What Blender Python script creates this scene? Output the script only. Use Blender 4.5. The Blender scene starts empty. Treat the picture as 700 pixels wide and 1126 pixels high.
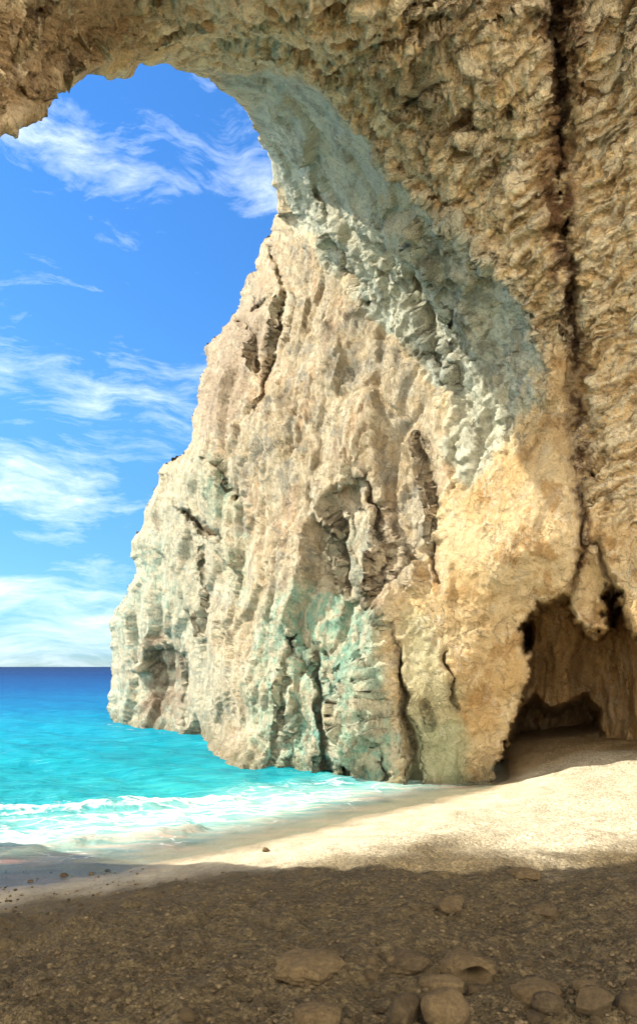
import bpy, math, random
import numpy as np

random.seed(7)
RNG = np.random.default_rng(11)
C = bpy.context.scene.collection
scene = bpy.context.scene

# ----------------------------------------------------------------- camera constants (photo is 700 x 1126)
F = 700.0          # focal length in photo pixels
H = 2.6            # eye height above sea level
HV = 733.0         # horizon row

def unproj(u, v, Y):
    return np.stack([(u - 350.0) / F * Y, Y, H + (HV - v) / F * Y], -1)

# ----------------------------------------------------------------- numpy noise
def _hash(ix, iy, iz, seed):
    with np.errstate(over='ignore'):
        h = (ix.astype(np.uint32) * np.uint32(374761393) + iy.astype(np.uint32) * np.uint32(668265263)
             + iz.astype(np.uint32) * np.uint32(2147483647) * np.uint32(3) + np.uint32((seed * 974634 + 12345) & 0xffffffff))
        h ^= h >> np.uint32(13); h *= np.uint32(1274126177); h ^= h >> np.uint32(16)
        h *= np.uint32(2246822519); h ^= h >> np.uint32(15)
    return h

G = np.array([[1,1,0],[-1,1,0],[1,-1,0],[-1,-1,0],[1,0,1],[-1,0,1],[1,0,-1],[-1,0,-1],
              [0,1,1],[0,-1,1],[0,1,-1],[0,-1,-1],[1,1,0],[-1,1,0],[0,-1,1],[0,-1,-1]], np.float32)

def gnoise(p, seed=0):
    p = np.asarray(p, np.float32)
    i = np.floor(p); f = p - i; i = i.astype(np.int64)
    w = f * f * f * (f * (f * 6 - 15) + 10)
    out = np.zeros(len(p), np.float32)
    for dx in (0, 1):
        wx = w[:, 0] if dx else 1 - w[:, 0]
        for dy in (0, 1):
            wy = w[:, 1] if dy else 1 - w[:, 1]
            for dz in (0, 1):
                wz = w[:, 2] if dz else 1 - w[:, 2]
                g = G[_hash(i[:, 0] + dx, i[:, 1] + dy, i[:, 2] + dz, seed) & np.uint32(15)]
                d = g[:, 0] * (f[:, 0] - dx) + g[:, 1] * (f[:, 1] - dy) + g[:, 2] * (f[:, 2] - dz)
                out += wx * wy * wz * d
    return out

def fbm(p, seed=0, octaves=4, gain=0.5, lac=2.03):
    p = np.asarray(p, np.float32); a = 1.0; o = np.zeros(len(p), np.float32)
    for k in range(octaves):
        o += a * gnoise(p, seed + k * 17); a *= gain; p = p * lac + 3.7
    return o

def ridged(p, seed=0, octaves=4, gain=0.5, lac=2.07):
    p = np.asarray(p, np.float32); a = 1.0; o = np.zeros(len(p), np.float32)
    for k in range(octaves):
        o += a * (1 - 2.0 * np.abs(gnoise(p, seed + k * 23))); a *= gain; p = p * lac + 1.3
    return o

def facet(p, seed=0, tilt=1.0, off=.45, soft=.05):
    """fractured blocks: each jittered cell is a tilted plane; returns value, crack distance"""
    p = np.asarray(p, np.float32)
    i = np.floor(p).astype(np.int64)
    n = len(p)
    f1 = np.full(n, 9e9, np.float32); f2 = f1.copy(); val = np.zeros(n, np.float32); val2 = np.zeros(n, np.float32)
    for dx in (-1, 0, 1):
        for dy in (-1, 0, 1):
            for dz in (-1, 0, 1):
                cx, cy, cz = i[:, 0] + dx, i[:, 1] + dy, i[:, 2] + dz
                h = _hash(cx, cy, cz, seed); h2 = _hash(cx, cy, cz, seed + 101)
                j = np.stack([(h & np.uint32(255)), (h >> np.uint32(8)) & np.uint32(255), (h >> np.uint32(16)) & np.uint32(255)], -1).astype(np.float32) / 255.0
                d = p - (np.stack([cx, cy, cz], -1).astype(np.float32) + j)
                D = (d * d).sum(-1)
                t = np.stack([(h2 & np.uint32(255)), (h2 >> np.uint32(8)) & np.uint32(255), (h2 >> np.uint32(16)) & np.uint32(255)], -1).astype(np.float32) / 127.5 - 1
                v = (d * t).sum(-1) * tilt + ((h2 >> np.uint32(24)).astype(np.float32) / 127.5 - 1) * off
                near = D < f1
                mid = (~near) & (D < f2)
                f2 = np.where(near, f1, np.where(mid, D, f2))
                val2 = np.where(near, val, np.where(mid, v, val2))
                val = np.where(near, v, val); f1 = np.where(near, D, f1)
    e = np.sqrt(f2) - np.sqrt(f1)
    w = 0.5 + 0.5 * np.clip(e / soft, 0, 1)
    return val * w + val2 * (1 - w), e

from concurrent.futures import ThreadPoolExecutor
POOL = ThreadPoolExecutor(4)
def chunked(fn):
    def run(p, *a, **k):
        p = np.asarray(p, np.float32)
        if len(p) < 30000: return fn(p, *a, **k)
        parts = list(POOL.map(lambda q: fn(q, *a, **k), [p[i:i + 24000] for i in range(0, len(p), 24000)]))
        if isinstance(parts[0], tuple): return tuple(np.concatenate(x) for x in zip(*parts))
        return np.concatenate(parts)
    return run
fbm, ridged, facet = chunked(fbm), chunked(ridged), chunked(facet)

def sstep(a, b, x):
    t = np.clip((x - a) / (b - a), 0, 1); return t * t * (3 - 2 * t)

def seg_dist(P, poly, closed=False):
    """distance to polyline, nearest point"""
    poly = np.asarray(poly, np.float32); m = len(poly)
    best = np.full(len(P), 9e9, np.float32); near = np.zeros((len(P), 2), np.float32); tt = np.zeros(len(P), np.float32)
    for k in range(m if closed else m - 1):
        a = poly[k]; b = poly[(k + 1) % m]; ab = b - a
        t = np.clip(((P - a) @ ab) / max(float(ab @ ab), 1e-9), 0, 1)
        q = a + t[:, None] * ab
        d = ((P - q) ** 2).sum(-1)
        c = d < best
        best = np.where(c, d, best); near[c] = q[c]; tt = np.where(c, k + t, tt)
    return np.sqrt(best), near, tt

def inside(P, poly):
    poly = np.asarray(poly, np.float32); x, y = P[:, 0], P[:, 1]; r = np.zeros(len(P), bool); m = len(poly)
    for k in range(m):
        x1, y1 = poly[k]; x2, y2 = poly[(k + 1) % m]
        if y1 == y2: continue
        r ^= ((y1 > y) != (y2 > y)) & (x < (x2 - x1) * (y - y1) / (y2 - y1) + x1)
    return r

seg_dist = chunked(seg_dist); inside = chunked(inside)

def sd(P, poly):
    d, _, _ = seg_dist(P, poly, True)
    return np.where(inside(P, poly), d, -d)       # positive inside

def zone(P, poly, soft=10.0):
    return sstep(-soft, soft, sd(P, poly))

def rough_line(pts, amp, seed, levels=3):
    r = random.Random(seed); pts = [np.array(p, float) for p in pts]
    for L in range(levels):
        out = []
        for a, b in zip(pts[:-1], pts[1:]):
            d = b - a; l = math.hypot(*d)
            n = np.array([-d[1], d[0]]) / max(l, 1e-6)
            out += [a, (a + b) / 2 + n * r.uniform(-1, 1) * amp * min(l, 14) / 7]
        out.append(pts[-1]); pts = out
    return np.array(pts)

# ----------------------------------------------------------------- object helpers
def tag(o, label=None, cat=None, group=None, kind=None):
    if label: o['label'] = label
    if cat: o['category'] = cat
    if group: o['group'] = group
    if kind: o['kind'] = kind
    return o

def mesh_obj(name, verts, faces, mat, parent=None, smooth=True):
    me = bpy.data.meshes.new(name)
    verts = np.asarray(verts, np.float32)
    if isinstance(faces, np.ndarray):
        k = faces.shape[1]
        me.vertices.add(len(verts)); me.vertices.foreach_set('co', verts.ravel())
        me.loops.add(faces.size); me.loops.foreach_set('vertex_index', faces.astype(np.int32).ravel())
        me.polygons.add(len(faces))
        me.polygons.foreach_set('loop_start', np.arange(0, faces.size, k, dtype=np.int32))
        me.polygons.foreach_set('loop_total', np.full(len(faces), k, np.int32))
        me.update(calc_edges=True)
    else:
        me.from_pydata(verts.tolist(), [], faces)
    if smooth:
        me.polygons.foreach_set('use_smooth', np.ones(len(me.polygons), bool))
    me.materials.append(mat)
    o = bpy.data.objects.new(name, me); C.objects.link(o)
    if parent: o.parent = parent
    return o

def add_col(o, name, rgb):
    a = o.data.color_attributes.new(name, 'FLOAT_COLOR', 'POINT')
    c = np.ones((len(rgb), 4), np.float32); c[:, :3] = rgb
    a.data.foreach_set('color', c.ravel())

def add_float(o, name, val):
    a = o.data.attributes.new(name, 'FLOAT', 'POINT')
    a.data.foreach_set('value', np.asarray(val, np.float32))

def vnormals(V, Fq):
    n = np.cross(V[Fq[:, 2]] - V[Fq[:, 0]], V[Fq[:, 3]] - V[Fq[:, 1]])
    N = np.zeros_like(V)
    for k in range(4):
        for j in range(3): N[:, j] += np.bincount(Fq[:, k], n[:, j], len(V))
    return N / np.maximum(np.linalg.norm(N, axis=1, keepdims=True), 1e-9)

# ----------------------------------------------------------------- materials
class NT:
    def __init__(s, m):
        m.use_nodes = True; s.t = m.node_tree; s.t.nodes.clear(); s.L = s.t.links
    def n(s, typ, **kw):
        nd = s.t.nodes.new(typ)
        for k, v in kw.items():
            if k.startswith('i_'):
                key = k[2:]; key = int(key) if key.isdigit() else key.replace('_', ' ')
                nd.inputs[key].default_value = v
            else: setattr(nd, k, v)
        return nd
    def l(s, a, b): s.L.new(a, b)
    def math(s, op, a, b=None, clamp=False):
        nd = s.t.nodes.new('ShaderNodeMath'); nd.operation = op; nd.use_clamp = clamp
        for k, x in enumerate((a, b)):
            if x is None: continue
            if isinstance(x, (int, float)): nd.inputs[k].default_value = x
            else: s.l(x, nd.inputs[k])
        return nd.outputs[0]
    def mix(s, f, a, b, blend='MIX'):
        nd = s.t.nodes.new('ShaderNodeMix'); nd.data_type = 'RGBA'; nd.blend_type = blend
        for k, x in ((0, f), (6, a), (7, b)):
            if isinstance(x, (int, float)): nd.inputs[k].default_value = x
            elif isinstance(x, tuple): nd.inputs[k].default_value = x if len(x) == 4 else (*x, 1)
            else: s.l(x, nd.inputs[k])
        return nd.outputs[2]
    def ramp(s, fac, stops):
        nd = s.t.nodes.new('ShaderNodeValToRGB'); cr = nd.color_ramp
        while len(cr.elements) < len(stops): cr.elements.new(0.5)
        for e, (p, c) in zip(cr.elements, stops):
            e.position = p; e.color = (c, c, c, 1) if isinstance(c, (int, float)) else (*c, 1)
        s.l(fac, nd.inputs[0]); return nd.outputs[0]
    def noise(s, vec, scale, detail=5, rough=0.6, dist=0.0):
        nd = s.n('ShaderNodeTexNoise'); nd.inputs['Scale'].default_value = scale; nd.inputs['Detail'].default_value = detail
        nd.inputs['Roughness'].default_value = rough; nd.inputs['Distortion'].default_value = dist
        s.l(vec, nd.inputs['Vector']); return nd.outputs['Fac']
    def voro(s, vec, scale, feature='F1'):
        nd = s.n('ShaderNodeTexVoronoi'); nd.feature = feature; nd.inputs['Scale'].default_value = scale
        s.l(vec, nd.inputs['Vector']); return nd.outputs['Distance']
    def bump(s, h, strength, dist, prev=None):
        nd = s.n('ShaderNodeBump'); nd.inputs['Strength'].default_value = strength; nd.inputs['Distance'].default_value = dist
        s.l(h, nd.inputs['Height'])
        if prev is not None: s.l(prev, nd.inputs['Normal'])
        return nd.outputs[0]
    def mapping(s, vec, scale=(1, 1, 1), rot=(0, 0, 0), loc=(0, 0, 0)):
        nd = s.n('ShaderNodeMapping'); nd.inputs['Scale'].default_value = scale
        nd.inputs['Rotation'].default_value = rot; nd.inputs['Location'].default_value = loc
        s.l(vec, nd.inputs['Vector']); return nd.outputs[0]

def mat_rock():
    m = bpy.data.materials.new('cave_rock'); t = NT(m)
    pos = t.n('ShaderNodeNewGeometry').outputs['Position']
    at = t.n('ShaderNodeAttribute', attribute_name='col').outputs['Color']
    wn = t.n('ShaderNodeTexNoise'); wn.inputs['Scale'].default_value = 2.2; wn.inputs['Detail'].default_value = 4; t.l(pos, wn.inputs['Vector'])
    sub = t.n('ShaderNodeVectorMath', operation='MULTIPLY_ADD'); t.l(wn.outputs['Color'], sub.inputs[0])
    sub.inputs[1].default_value = (.55, .55, .55); t.l(pos, sub.inputs[2]); wp = sub.outputs[0]
    vert = t.mapping(wp, scale=(1, 1, .45))
    n1 = t.noise(wp, 2.6, 8, .68); n2 = t.noise(vert, 9, 6, .7); n3 = t.noise(pos, 34, 4, .7)
    cr = t.voro(vert, 2.4, 'DISTANCE_TO_EDGE'); cr2 = t.voro(vert, 7.5, 'DISTANCE_TO_EDGE')
    crm = t.ramp(cr, [(0, 1), (.035, 0)]); crm2 = t.ramp(cr2, [(0, 1), (.06, 0)])
    gate = t.ramp(t.noise(pos, .9, 3, .5), [(.48, 0), (.62, 1)])
    crm = t.math('MULTIPLY', crm, gate); crm2 = t.math('MULTIPLY', crm2, gate)
    v = t.math('ADD', t.math('MULTIPLY', t.ramp(n1, [(.25, 0), (.75, 1)]), .7), t.math('MULTIPLY', n2, .5))
    col = t.mix(1.0, at, t.ramp(v, [(.12, (.72, .68, .62)), (.5, (1, 1, 1)), (.95, (1.16, 1.15, 1.12))]), 'MULTIPLY')
    # pale calcite veins and dark seams
    vein = t.math('MULTIPLY', t.ramp(t.math('ABSOLUTE', t.math('SUBTRACT', t.noise(vert, 3.1, 6, .62), .5)), [(0, 1), (.035, 0)]),
                  t.ramp(t.noise(pos, 1.3, 3, .5), [(.45, 0), (.6, 1)]))
    col = t.mix(t.math('MULTIPLY', vein, .45), col, (.66, .60, .47))
    seam = t.ramp(t.math('ABSOLUTE', t.math('SUBTRACT', t.noise(wp, 1.15, 7, .6, .4), .52)), [(0, 1), (.014, 0)])
    col = t.mix(t.math('MULTIPLY', t.math('MULTIPLY', seam, t.ramp(t.noise(pos, .7, 2, .5), [(.46, 0), (.58, 1)])), .55), col, (.10, .075, .045))
    fk = t.ramp(n3, [(.34, (.66, .60, .52)), (.46, (1, 1, 1)), (.7, (1.08, 1.07, 1.05))])
    col = t.mix(.8, col, fk, 'MULTIPLY')
    web = t.n('ShaderNodeAttribute', attribute_name='web').outputs['Fac']; stra = t.n('ShaderNodeAttribute', attribute_name='strata').outputs['Fac']
    tall = t.mapping(wp, scale=(1, 1, .38))
    w1 = t.math('SUBTRACT', 1.0, t.math('MULTIPLY', t.math('ABSOLUTE', t.math('SUBTRACT', t.noise(tall, 4.6, 5, .62), .5)), 5.0), True)
    w2 = t.math('SUBTRACT', 1.0, t.math('MULTIPLY', t.math('ABSOLUTE', t.math('SUBTRACT', t.noise(tall, 11, 4, .6), .5)), 5.0), True)
    wv = t.math('ADD', t.math('MULTIPLY', w1, .6), t.math('MULTIPLY', w2, .4))
    col = t.mix(web, col, t.mix(1.0, col, t.ramp(wv, [(.12, (.56, .54, .50)), (.45, (.96, .96, .95)), (.85, (1.24, 1.22, 1.17))]), 'MULTIPLY'))
    lay = t.mapping(wp, scale=(.7, 1.2, 4.2), rot=(0, math.radians(30), 0))
    s1 = t.noise(lay, 2.4, 7, .68)
    s2 = t.math('SUBTRACT', 1.0, t.math('MULTIPLY', t.math('ABSOLUTE', t.math('SUBTRACT', t.noise(lay, 3.6, 5, .65), .5)), 6.0), True)
    sv = t.math('ADD', t.math('MULTIPLY', s1, .7), t.math('MULTIPLY', s2, .3))
    col = t.mix(stra, col, t.mix(1.0, col, t.ramp(sv, [(.30, (.52, .45, .36)), (.46, (.97, .96, .93)), (.70, (1.42, 1.37, 1.25))]), 'MULTIPLY'))
    h = t.math('ADD', t.math('MULTIPLY', n1, .6), t.math('MULTIPLY', n2, .4))
    h = t.math('ADD', h, t.math('ADD', t.math('MULTIPLY', t.math('MULTIPLY', wv, web), .42), t.math('MULTIPLY', t.math('MULTIPLY', sv, stra), .55)))
    h = t.math('SUBTRACT', h, t.math('ADD', t.math('MULTIPLY', crm, .18), t.math('MULTIPLY', crm2, .12)))
    h = t.math('SUBTRACT', h, t.math('MULTIPLY', seam, .10))
    b = t.bump(h, .95, .22); b = t.bump(n3, .8, .035, b)
    bs = t.n('ShaderNodeBsdfPrincipled'); bs.inputs['Roughness'].default_value = .92
    bs.inputs['Specular IOR Level'].default_value = .18
    t.l(col, bs.inputs['Base Color']); t.l(b, bs.inputs['Normal'])
    o = t.n('ShaderNodeOutputMaterial'); t.l(bs.outputs[0], o.inputs[0]); return m

def mat_beach():
    m = bpy.data.materials.new('beach_sand'); t = NT(m)
    pos = t.n('ShaderNodeNewGeometry').outputs['Position']
    at = t.n('ShaderNodeAttribute', attribute_name='col').outputs['Color']
    wet = t.n('ShaderNodeAttribute', attribute_name='wet').outputs['Fac']
    grav = t.n('ShaderNodeAttribute', attribute_name='gravel').outputs['Fac']
    n1 = t.noise(pos, 1.6, 8, .65); n2 = t.noise(pos, 14, 6, .7); n3 = t.noise(pos, 90, 3, .6)
    vd = t.n('ShaderNodeTexVoronoi'); vd.inputs['Scale'].default_value = 26; t.l(pos, vd.inputs['Vector'])
    vd2 = t.n('ShaderNodeTexVoronoi'); vd2.inputs['Scale'].default_value = 62; t.l(pos, vd2.inputs['Vector'])
    cell = t.ramp(t.n('ShaderNodeSeparateColor').outputs[0], [(0, .7), (1, 1.2)])
    sc = t.n('ShaderNodeSeparateColor'); t.l(vd.outputs['Color'], sc.inputs[0])
    sc2 = t.n('ShaderNodeSeparateColor'); t.l(vd2.outputs['Color'], sc2.inputs[0])
    stone = t.mix(.5, t.ramp(sc.outputs[0], [(0, .5), (.6, 1.0), (1, 1.7)]), t.ramp(sc2.outputs[1], [(0, .5), (.6, 1.0), (1, 1.7)]))
    col = t.mix(t.math('MULTIPLY', grav, .85), at, t.mix(1.0, at, stone, 'MULTIPLY'))
    col = t.mix(1.0, col, t.ramp(n1, [(.25, (.78, .75, .70)), (.5, (1, 1, 1)), (.75, (1.12, 1.1, 1.06))]), 'MULTIPLY')
    col = t.mix(.8, col, t.ramp(n2, [(.3, (.72, .69, .64)), (.55, (1, 1, 1)), (.8, (1.15, 1.14, 1.1))]), 'MULTIPLY')
    col = t.mix(wet, col, t.mix(1.0, col, (.62, .58, .53), 'MULTIPLY'))
    h = t.math('ADD', t.math('MULTIPLY', n2, .9), t.math('MULTIPLY', n1, .6))
    g1 = t.math('SUBTRACT', 1.0, vd.outputs['Distance']); g2 = t.math('SUBTRACT', 1.0, vd2.outputs['Distance'])
    b = t.bump(h, .7, .07)
    gb = t.math('ADD', t.math('MULTIPLY', g1, 1.0), t.math('MULTIPLY', g2, .45))
    b = t.bump(t.math('MULTIPLY', gb, grav), 1.0, .022, b); b = t.bump(n3, .5, .008, b)
    bs = t.n('ShaderNodeBsdfPrincipled'); t.l(col, bs.inputs['Base Color']); t.l(b, bs.inputs['Normal'])
    t.l(t.ramp(wet, [(0, .93), (1, .38)]), bs.inputs['Roughness']); bs.inputs['Specular IOR Level'].default_value = .3
    o = t.n('ShaderNodeOutputMaterial'); t.l(bs.outputs[0], o.inputs[0]); return m

def mat_stone(name, base, var=.35):
    m = bpy.data.materials.new(name); t = NT(m)
    oi = t.n('ShaderNodeObjectInfo'); pos = t.n('ShaderNodeTexCoord').outputs['Object']
    isl = t.n('ShaderNodeNewGeometry').outputs['Random Per Island']
    rnd = t.math('FRACT', t.math('ADD', oi.outputs['Random'], isl))
    n1 = t.noise(pos, 11, 8, .7); n2 = t.noise(pos, 55, 6, .72); n3 = t.noise(pos, 220, 3, .6)
    col = t.mix(1.0, (*base, 1), t.ramp(n1, [(.25, (.62, .58, .52)), (.55, (1, 1, 1)), (.8, (1.25, 1.22, 1.15))]), 'MULTIPLY')
    col = t.mix(.8, col, t.ramp(n2, [(.3, (.5, .47, .42)), (.5, (1, 1, 1)), (.7, (1.4, 1.38, 1.3))]), 'MULTIPLY')
    col = t.mix(1.0, col, t.ramp(rnd, [(0, (1 - var, 1 - var, 1 - var * .95)), (.5, (1, .98, .95)), (1, (1 + var, 1 + var, 1 + var))]), 'MULTIPLY')
    b = t.bump(n1, .6, .04); b = t.bump(n2, .6, .012, b); b = t.bump(n3, .5, .004, b)
    bs = t.n('ShaderNodeBsdfPrincipled'); bs.inputs['Roughness'].default_value = .88; bs.inputs['Specular IOR Level'].default_value = .25
    t.l(col, bs.inputs['Base Color']); t.l(b, bs.inputs['Normal'])
    o = t.n('ShaderNodeOutputMaterial'); t.l(bs.outputs[0], o.inputs[0]); return m

def mat_water():
    m = bpy.data.materials.new('sea_water'); t = NT(m)
    pos = t.n('ShaderNodeNewGeometry').outputs['Position']
    at = t.n('ShaderNodeAttribute', attribute_name='col').outputs['Color']
    foam = t.n('ShaderNodeAttribute', attribute_name='foam').outputs['Fac']
    film = t.n('ShaderNodeAttribute', attribute_name='film').outputs['Fac']
    far = t.n('ShaderNodeAttribute', attribute_name='far').outputs['Fac']
    w = t.mapping(pos, scale=(.55, 1.2, 1), rot=(0, 0, math.radians(-14)))
    n1 = t.noise(w, 1.5, 6, .62, .3); n2 = t.noise(w, 6, 5, .6, .4); nf = t.noise(w, .09, 8, .7, .2); nb = t.noise(w, .35, 6, .65, .3)
    # foam lace
    wv = t.n('ShaderNodeTexNoise'); wv.inputs['Scale'].default_value = 1.6; wv.inputs['Detail'].default_value = 4; t.l(pos, wv.inputs['Vector'])
    ma = t.n('ShaderNodeVectorMath', operation='MULTIPLY_ADD'); t.l(wv.outputs['Color'], ma.inputs[0]); ma.inputs[1].default_value = (.7, .7, 0); t.l(w, ma.inputs[2])
    lace = t.voro(ma.outputs[0], 2.6, 'DISTANCE_TO_EDGE'); lace2 = t.voro(ma.outputs[0], 7.0, 'DISTANCE_TO_EDGE')
    lf = t.math('ADD', t.ramp(lace, [(0, 1), (.16, 0)]), t.math('MULTIPLY', t.ramp(lace2, [(0, 1), (.2, 0)]), .7))
    fn = t.noise(w, 1.1, 8, .7)
    fm = t.math('ADD', t.math('MULTIPLY', lf, .35), t.math('MULTIPLY', fn, .95))
    fmask = t.ramp(t.math('ADD', fm, t.math('MULTIPLY', t.math('SUBTRACT', foam, .5), 1.35)), [(.62, 0), (.98, 1)])
    # wind patches darker and lighter across the deep water
    col = t.mix(1.0, at, t.ramp(t.math('ADD', t.math('MULTIPLY', nf, .5), t.math('MULTIPLY', nb, .5)), [(.32, (.62, .72, .80)), (.5, (1, 1, 1)), (.66, (1.25, 1.12, 1.06))]), 'MULTIPLY')
    col = t.mix(1.0, col, t.ramp(n1, [(.3, (.6, .80, .86)), (.5, (1, 1, 1)), (.7, (1.8, 1.2, 1.12))]), 'MULTIPLY')
    strk = t.noise(t.mapping(w, scale=(.35, 1.5, 1)), 3.4, 6, .66, .4)
    col = t.mix(1.0, col, t.ramp(strk, [(.32, (.55, .80, .88)), (.5, (1, 1, 1)), (.68, (1.9, 1.15, 1.08))]), 'MULTIPLY')
    caps = t.math('MULTIPLY', t.ramp(t.noise(w, 2.4, 7, .72, .5), [(.63, 0), (.72, 1)]), .35)
    col = t.mix(caps, col, (.45, .74, .78))
    b = t.bump(n1, .8, .22); b = t.bump(n2, .6, .05, b)
    df = t.n('ShaderNodeBsdfDiffuse'); t.l(col, df.inputs['Color']); t.l(b, df.inputs['Normal'])
    sh = t.n('ShaderNodeBsdfGlossy'); sh.inputs['Roughness'].default_value = .22; t.l(b, sh.inputs['Normal'])
    fw = t.n('ShaderNodeFresnel'); fw.inputs['IOR'].default_value = 1.33; t.l(b, fw.inputs['Normal'])
    bs = t.n('ShaderNodeMixShader'); t.l(t.math('MINIMUM', t.math('MULTIPLY', fw.outputs[0], .5), .13), bs.inputs[0]); t.l(df.outputs[0], bs.inputs[1]); t.l(sh.outputs[0], bs.inputs[2])
    fo = t.n('ShaderNodeBsdfPrincipled'); fo.inputs['Base Color'].default_value = (.66, .66, .61, 1); fo.inputs['Roughness'].default_value = .8
    fb = t.bump(t.math('ADD', fmask, fn), .6, .06); t.l(fb, fo.inputs['Normal'])
    tr = t.n('ShaderNodeBsdfTransparent'); tr.inputs[0].default_value = (.93, .98, .96, 1)
    gl = t.n('ShaderNodeBsdfGlossy'); gl.inputs['Roughness'].default_value = .08; t.l(b, gl.inputs['Normal'])
    fr = t.n('ShaderNodeFresnel'); fr.inputs['IOR'].default_value = 1.33
    thin = t.n('ShaderNodeMixShader'); t.l(t.math('MULTIPLY', fr.outputs[0], .75), thin.inputs[0]); t.l(tr.outputs[0], thin.inputs[1]); t.l(gl.outputs[0], thin.inputs[2])
    m1 = t.n('ShaderNodeMixShader'); t.l(film, m1.inputs[0]); t.l(thin.outputs[0], m1.inputs[1]); t.l(bs.outputs[0], m1.inputs[2])
    m2 = t.n('ShaderNodeMixShader'); t.l(fmask, m2.inputs[0]); t.l(m1.outputs[0], m2.inputs[1]); t.l(fo.outputs[0], m2.inputs[2])
    o = t.n('ShaderNodeOutputMaterial'); t.l(m2.outputs[0], o.inputs[0]); return m

M_ROCK, M_BEACH, M_WATER = mat_rock(), mat_beach(), mat_water()
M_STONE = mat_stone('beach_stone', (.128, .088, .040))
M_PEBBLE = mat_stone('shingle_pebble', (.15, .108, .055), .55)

# ----------------------------------------------------------------- the rock: cliff, arch, cave wall
RIM = [(-700, 345), (-520, 300), (-330, 238), (-200, 205), (-110, 186), (-50, 168), (0, 152), (14, 151), (18, 154), (23, 145), (40, 137), (52, 130), (56, 118), (62, 110), (75, 100), (85, 92),
       (93, 85), (100, 82), (118, 87), (135, 87), (148, 78), (150, 72), (157, 69), (168, 73), (190, 74), (205, 80), (222, 85),
       (235, 92), (250, 104), (262, 114), (275, 130), (285, 148), (294, 165), (299, 190), (304, 215), (306, 236), (300, 248),
       (297, 260), (291, 266), (285, 282), (283, 298), (270, 307), (265, 318), (264, 335), (256, 345), (245, 358), (236, 370),
       (224, 381), (226, 395), (222, 410), (217, 425), (215, 440), (212, 455), (211, 472), (209, 487), (200, 498), (183, 510),
       (175, 520), (167, 546), (160, 570), (147, 592), (145, 605), (148, 620), (145, 640), (138, 655), (124, 672), (118, 690),
       (119, 710), (121, 735), (118, 765), (121, 790), (123, 800), (126, 850), (130, 960)]
RIMR = rough_line(RIM, 1.6, 5, 2)
SKYPOLY = np.concatenate([RIMR, [[-900, 960], [-900, 345]]])

CTRL = [  # u, v, distance in metres
 (-620, 330, 4.2), (-620, -420, 4.6), (-400, 240, 4.6), (-400, -100, 4.8), (-150, 195, 5.2), (-150, 40, 5.4), (-150, -250, 5.6),
 (0, 150, 6.6), (0, 70, 6.5), (0, 0, 6.4), (0, -420, 5.2), (60, 112, 8.0), (60, 40, 7.6), (110, 85, 9.2), (110, 20, 8.4), (160, 72, 10.4), (160, 20, 9.3),
 (230, 92, 12.8), (230, 50, 11.0), (230, 0, 8.9), (290, 152, 16.6), (305, 230, 19.5), (280, 100, 13.2), (300, 70, 11.2), (320, 120, 14.0), (340, 190, 16.2),
 (330, 82, 11.0), (380, 130, 11.9), (430, 190, 12.3), (490, 245, 12.4), (540, 300, 12.2), (595, 390, 12.4),
 (350, 0, 8.8), (420, 60, 9.6), (500, 120, 10.5), (560, 200, 11.2), (600, 100, 10.0), (600, 0, 9.0), (700, 0, 8.8), (700, 150, 9.9), (700, 300, 10.8), (690, 430, 11.6),
 (350, -200, 7.2), (350, -420, 6.0), (700, -200, 7.6), (700, -420, 6.3), (1150, -420, 5.8), (1150, 0, 6.8), (1150, 400, 7.6), (1150, 930, 7.6),
 (900, 100, 8.2), (900, 400, 9.6), (900, 900, 9.8), (800, 600, 11.4),
 # green soffit, hollow between rim and ceiling edge
 (370, 200, 15.6), (400, 270, 15.6), (440, 290, 14.9), (480, 340, 14.4), (530, 370, 13.6), (430, 370, 15.8), (500, 440, 14.3), (560, 450, 13.2), (340, 265, 18.4), (370, 310, 17.6),
 (510, 505, 13.9),
 # headland
 (300, 260, 20.6), (270, 320, 21.6), (320, 340, 18.8), (370, 390, 17.0), (230, 390, 23.2), (260, 420, 20.6), (320, 450, 17.6), (400, 450, 16.0), (450, 450, 15.1), (470, 520, 14.6),
 (215, 480, 22.6), (260, 500, 19.6), (320, 540, 17.3), (380, 480, 16.2), (440, 560, 14.9), (175, 540, 25.5), (215, 560, 22.6), (250, 580, 20.4), (300, 620, 17.4),
 (150, 610, 27.2), (180, 640, 25.6), (215, 650, 22.8), (240, 680, 20.2), (280, 700, 17.6), (320, 680, 16.6), (365, 690, 16.1), (400, 660, 15.2), (430, 680, 14.4),
 (120, 690, 29.4), (160, 720, 27.2), (195, 740, 26.4), (215, 750, 24.2), (245, 760, 18.8), (280, 770, 16.8), (340, 760, 15.6), (400, 760, 14.7), (430, 770, 14.1),
 (122, 796, 29.2), (150, 800, 27.0), (180, 804, 26.0), (232, 812, 23.2), (246, 838, 17.3), (300, 846, 16.1), (350, 852, 15.3), (400, 858, 14.6), (430, 864, 13.9),
 (122, 900, 28.8), (180, 900, 25.4), (232, 900, 22.4), (250, 900, 16.8), (300, 920, 15.6), (430, 920, 13.6), (500, 920, 13.8), (540, 920, 14.2),
 # orange wall and pillar
 (455, 862, 13.9), (500, 862, 14.1), (535, 856, 14.6), (480, 600, 14.1), (480, 700, 13.9), (500, 780, 13.9), (530, 700, 13.5), (540, 780, 14.0), (520, 580, 13.3), (560, 560, 12.6), (550, 620, 12.6),
 (600, 600, 12.2), (600, 520, 12.2), (620, 560, 12.2), (660, 560, 11.9), (560, 680, 13.4), (590, 640, 12.8), (700, 620, 11.9), (600, 760, 13.6), (640, 700, 12.8), (700, 760, 12.4), (640, 900, 13.5), (720, 900, 12.4),
]
ct = np.array(CTRL, np.float64)
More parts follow.
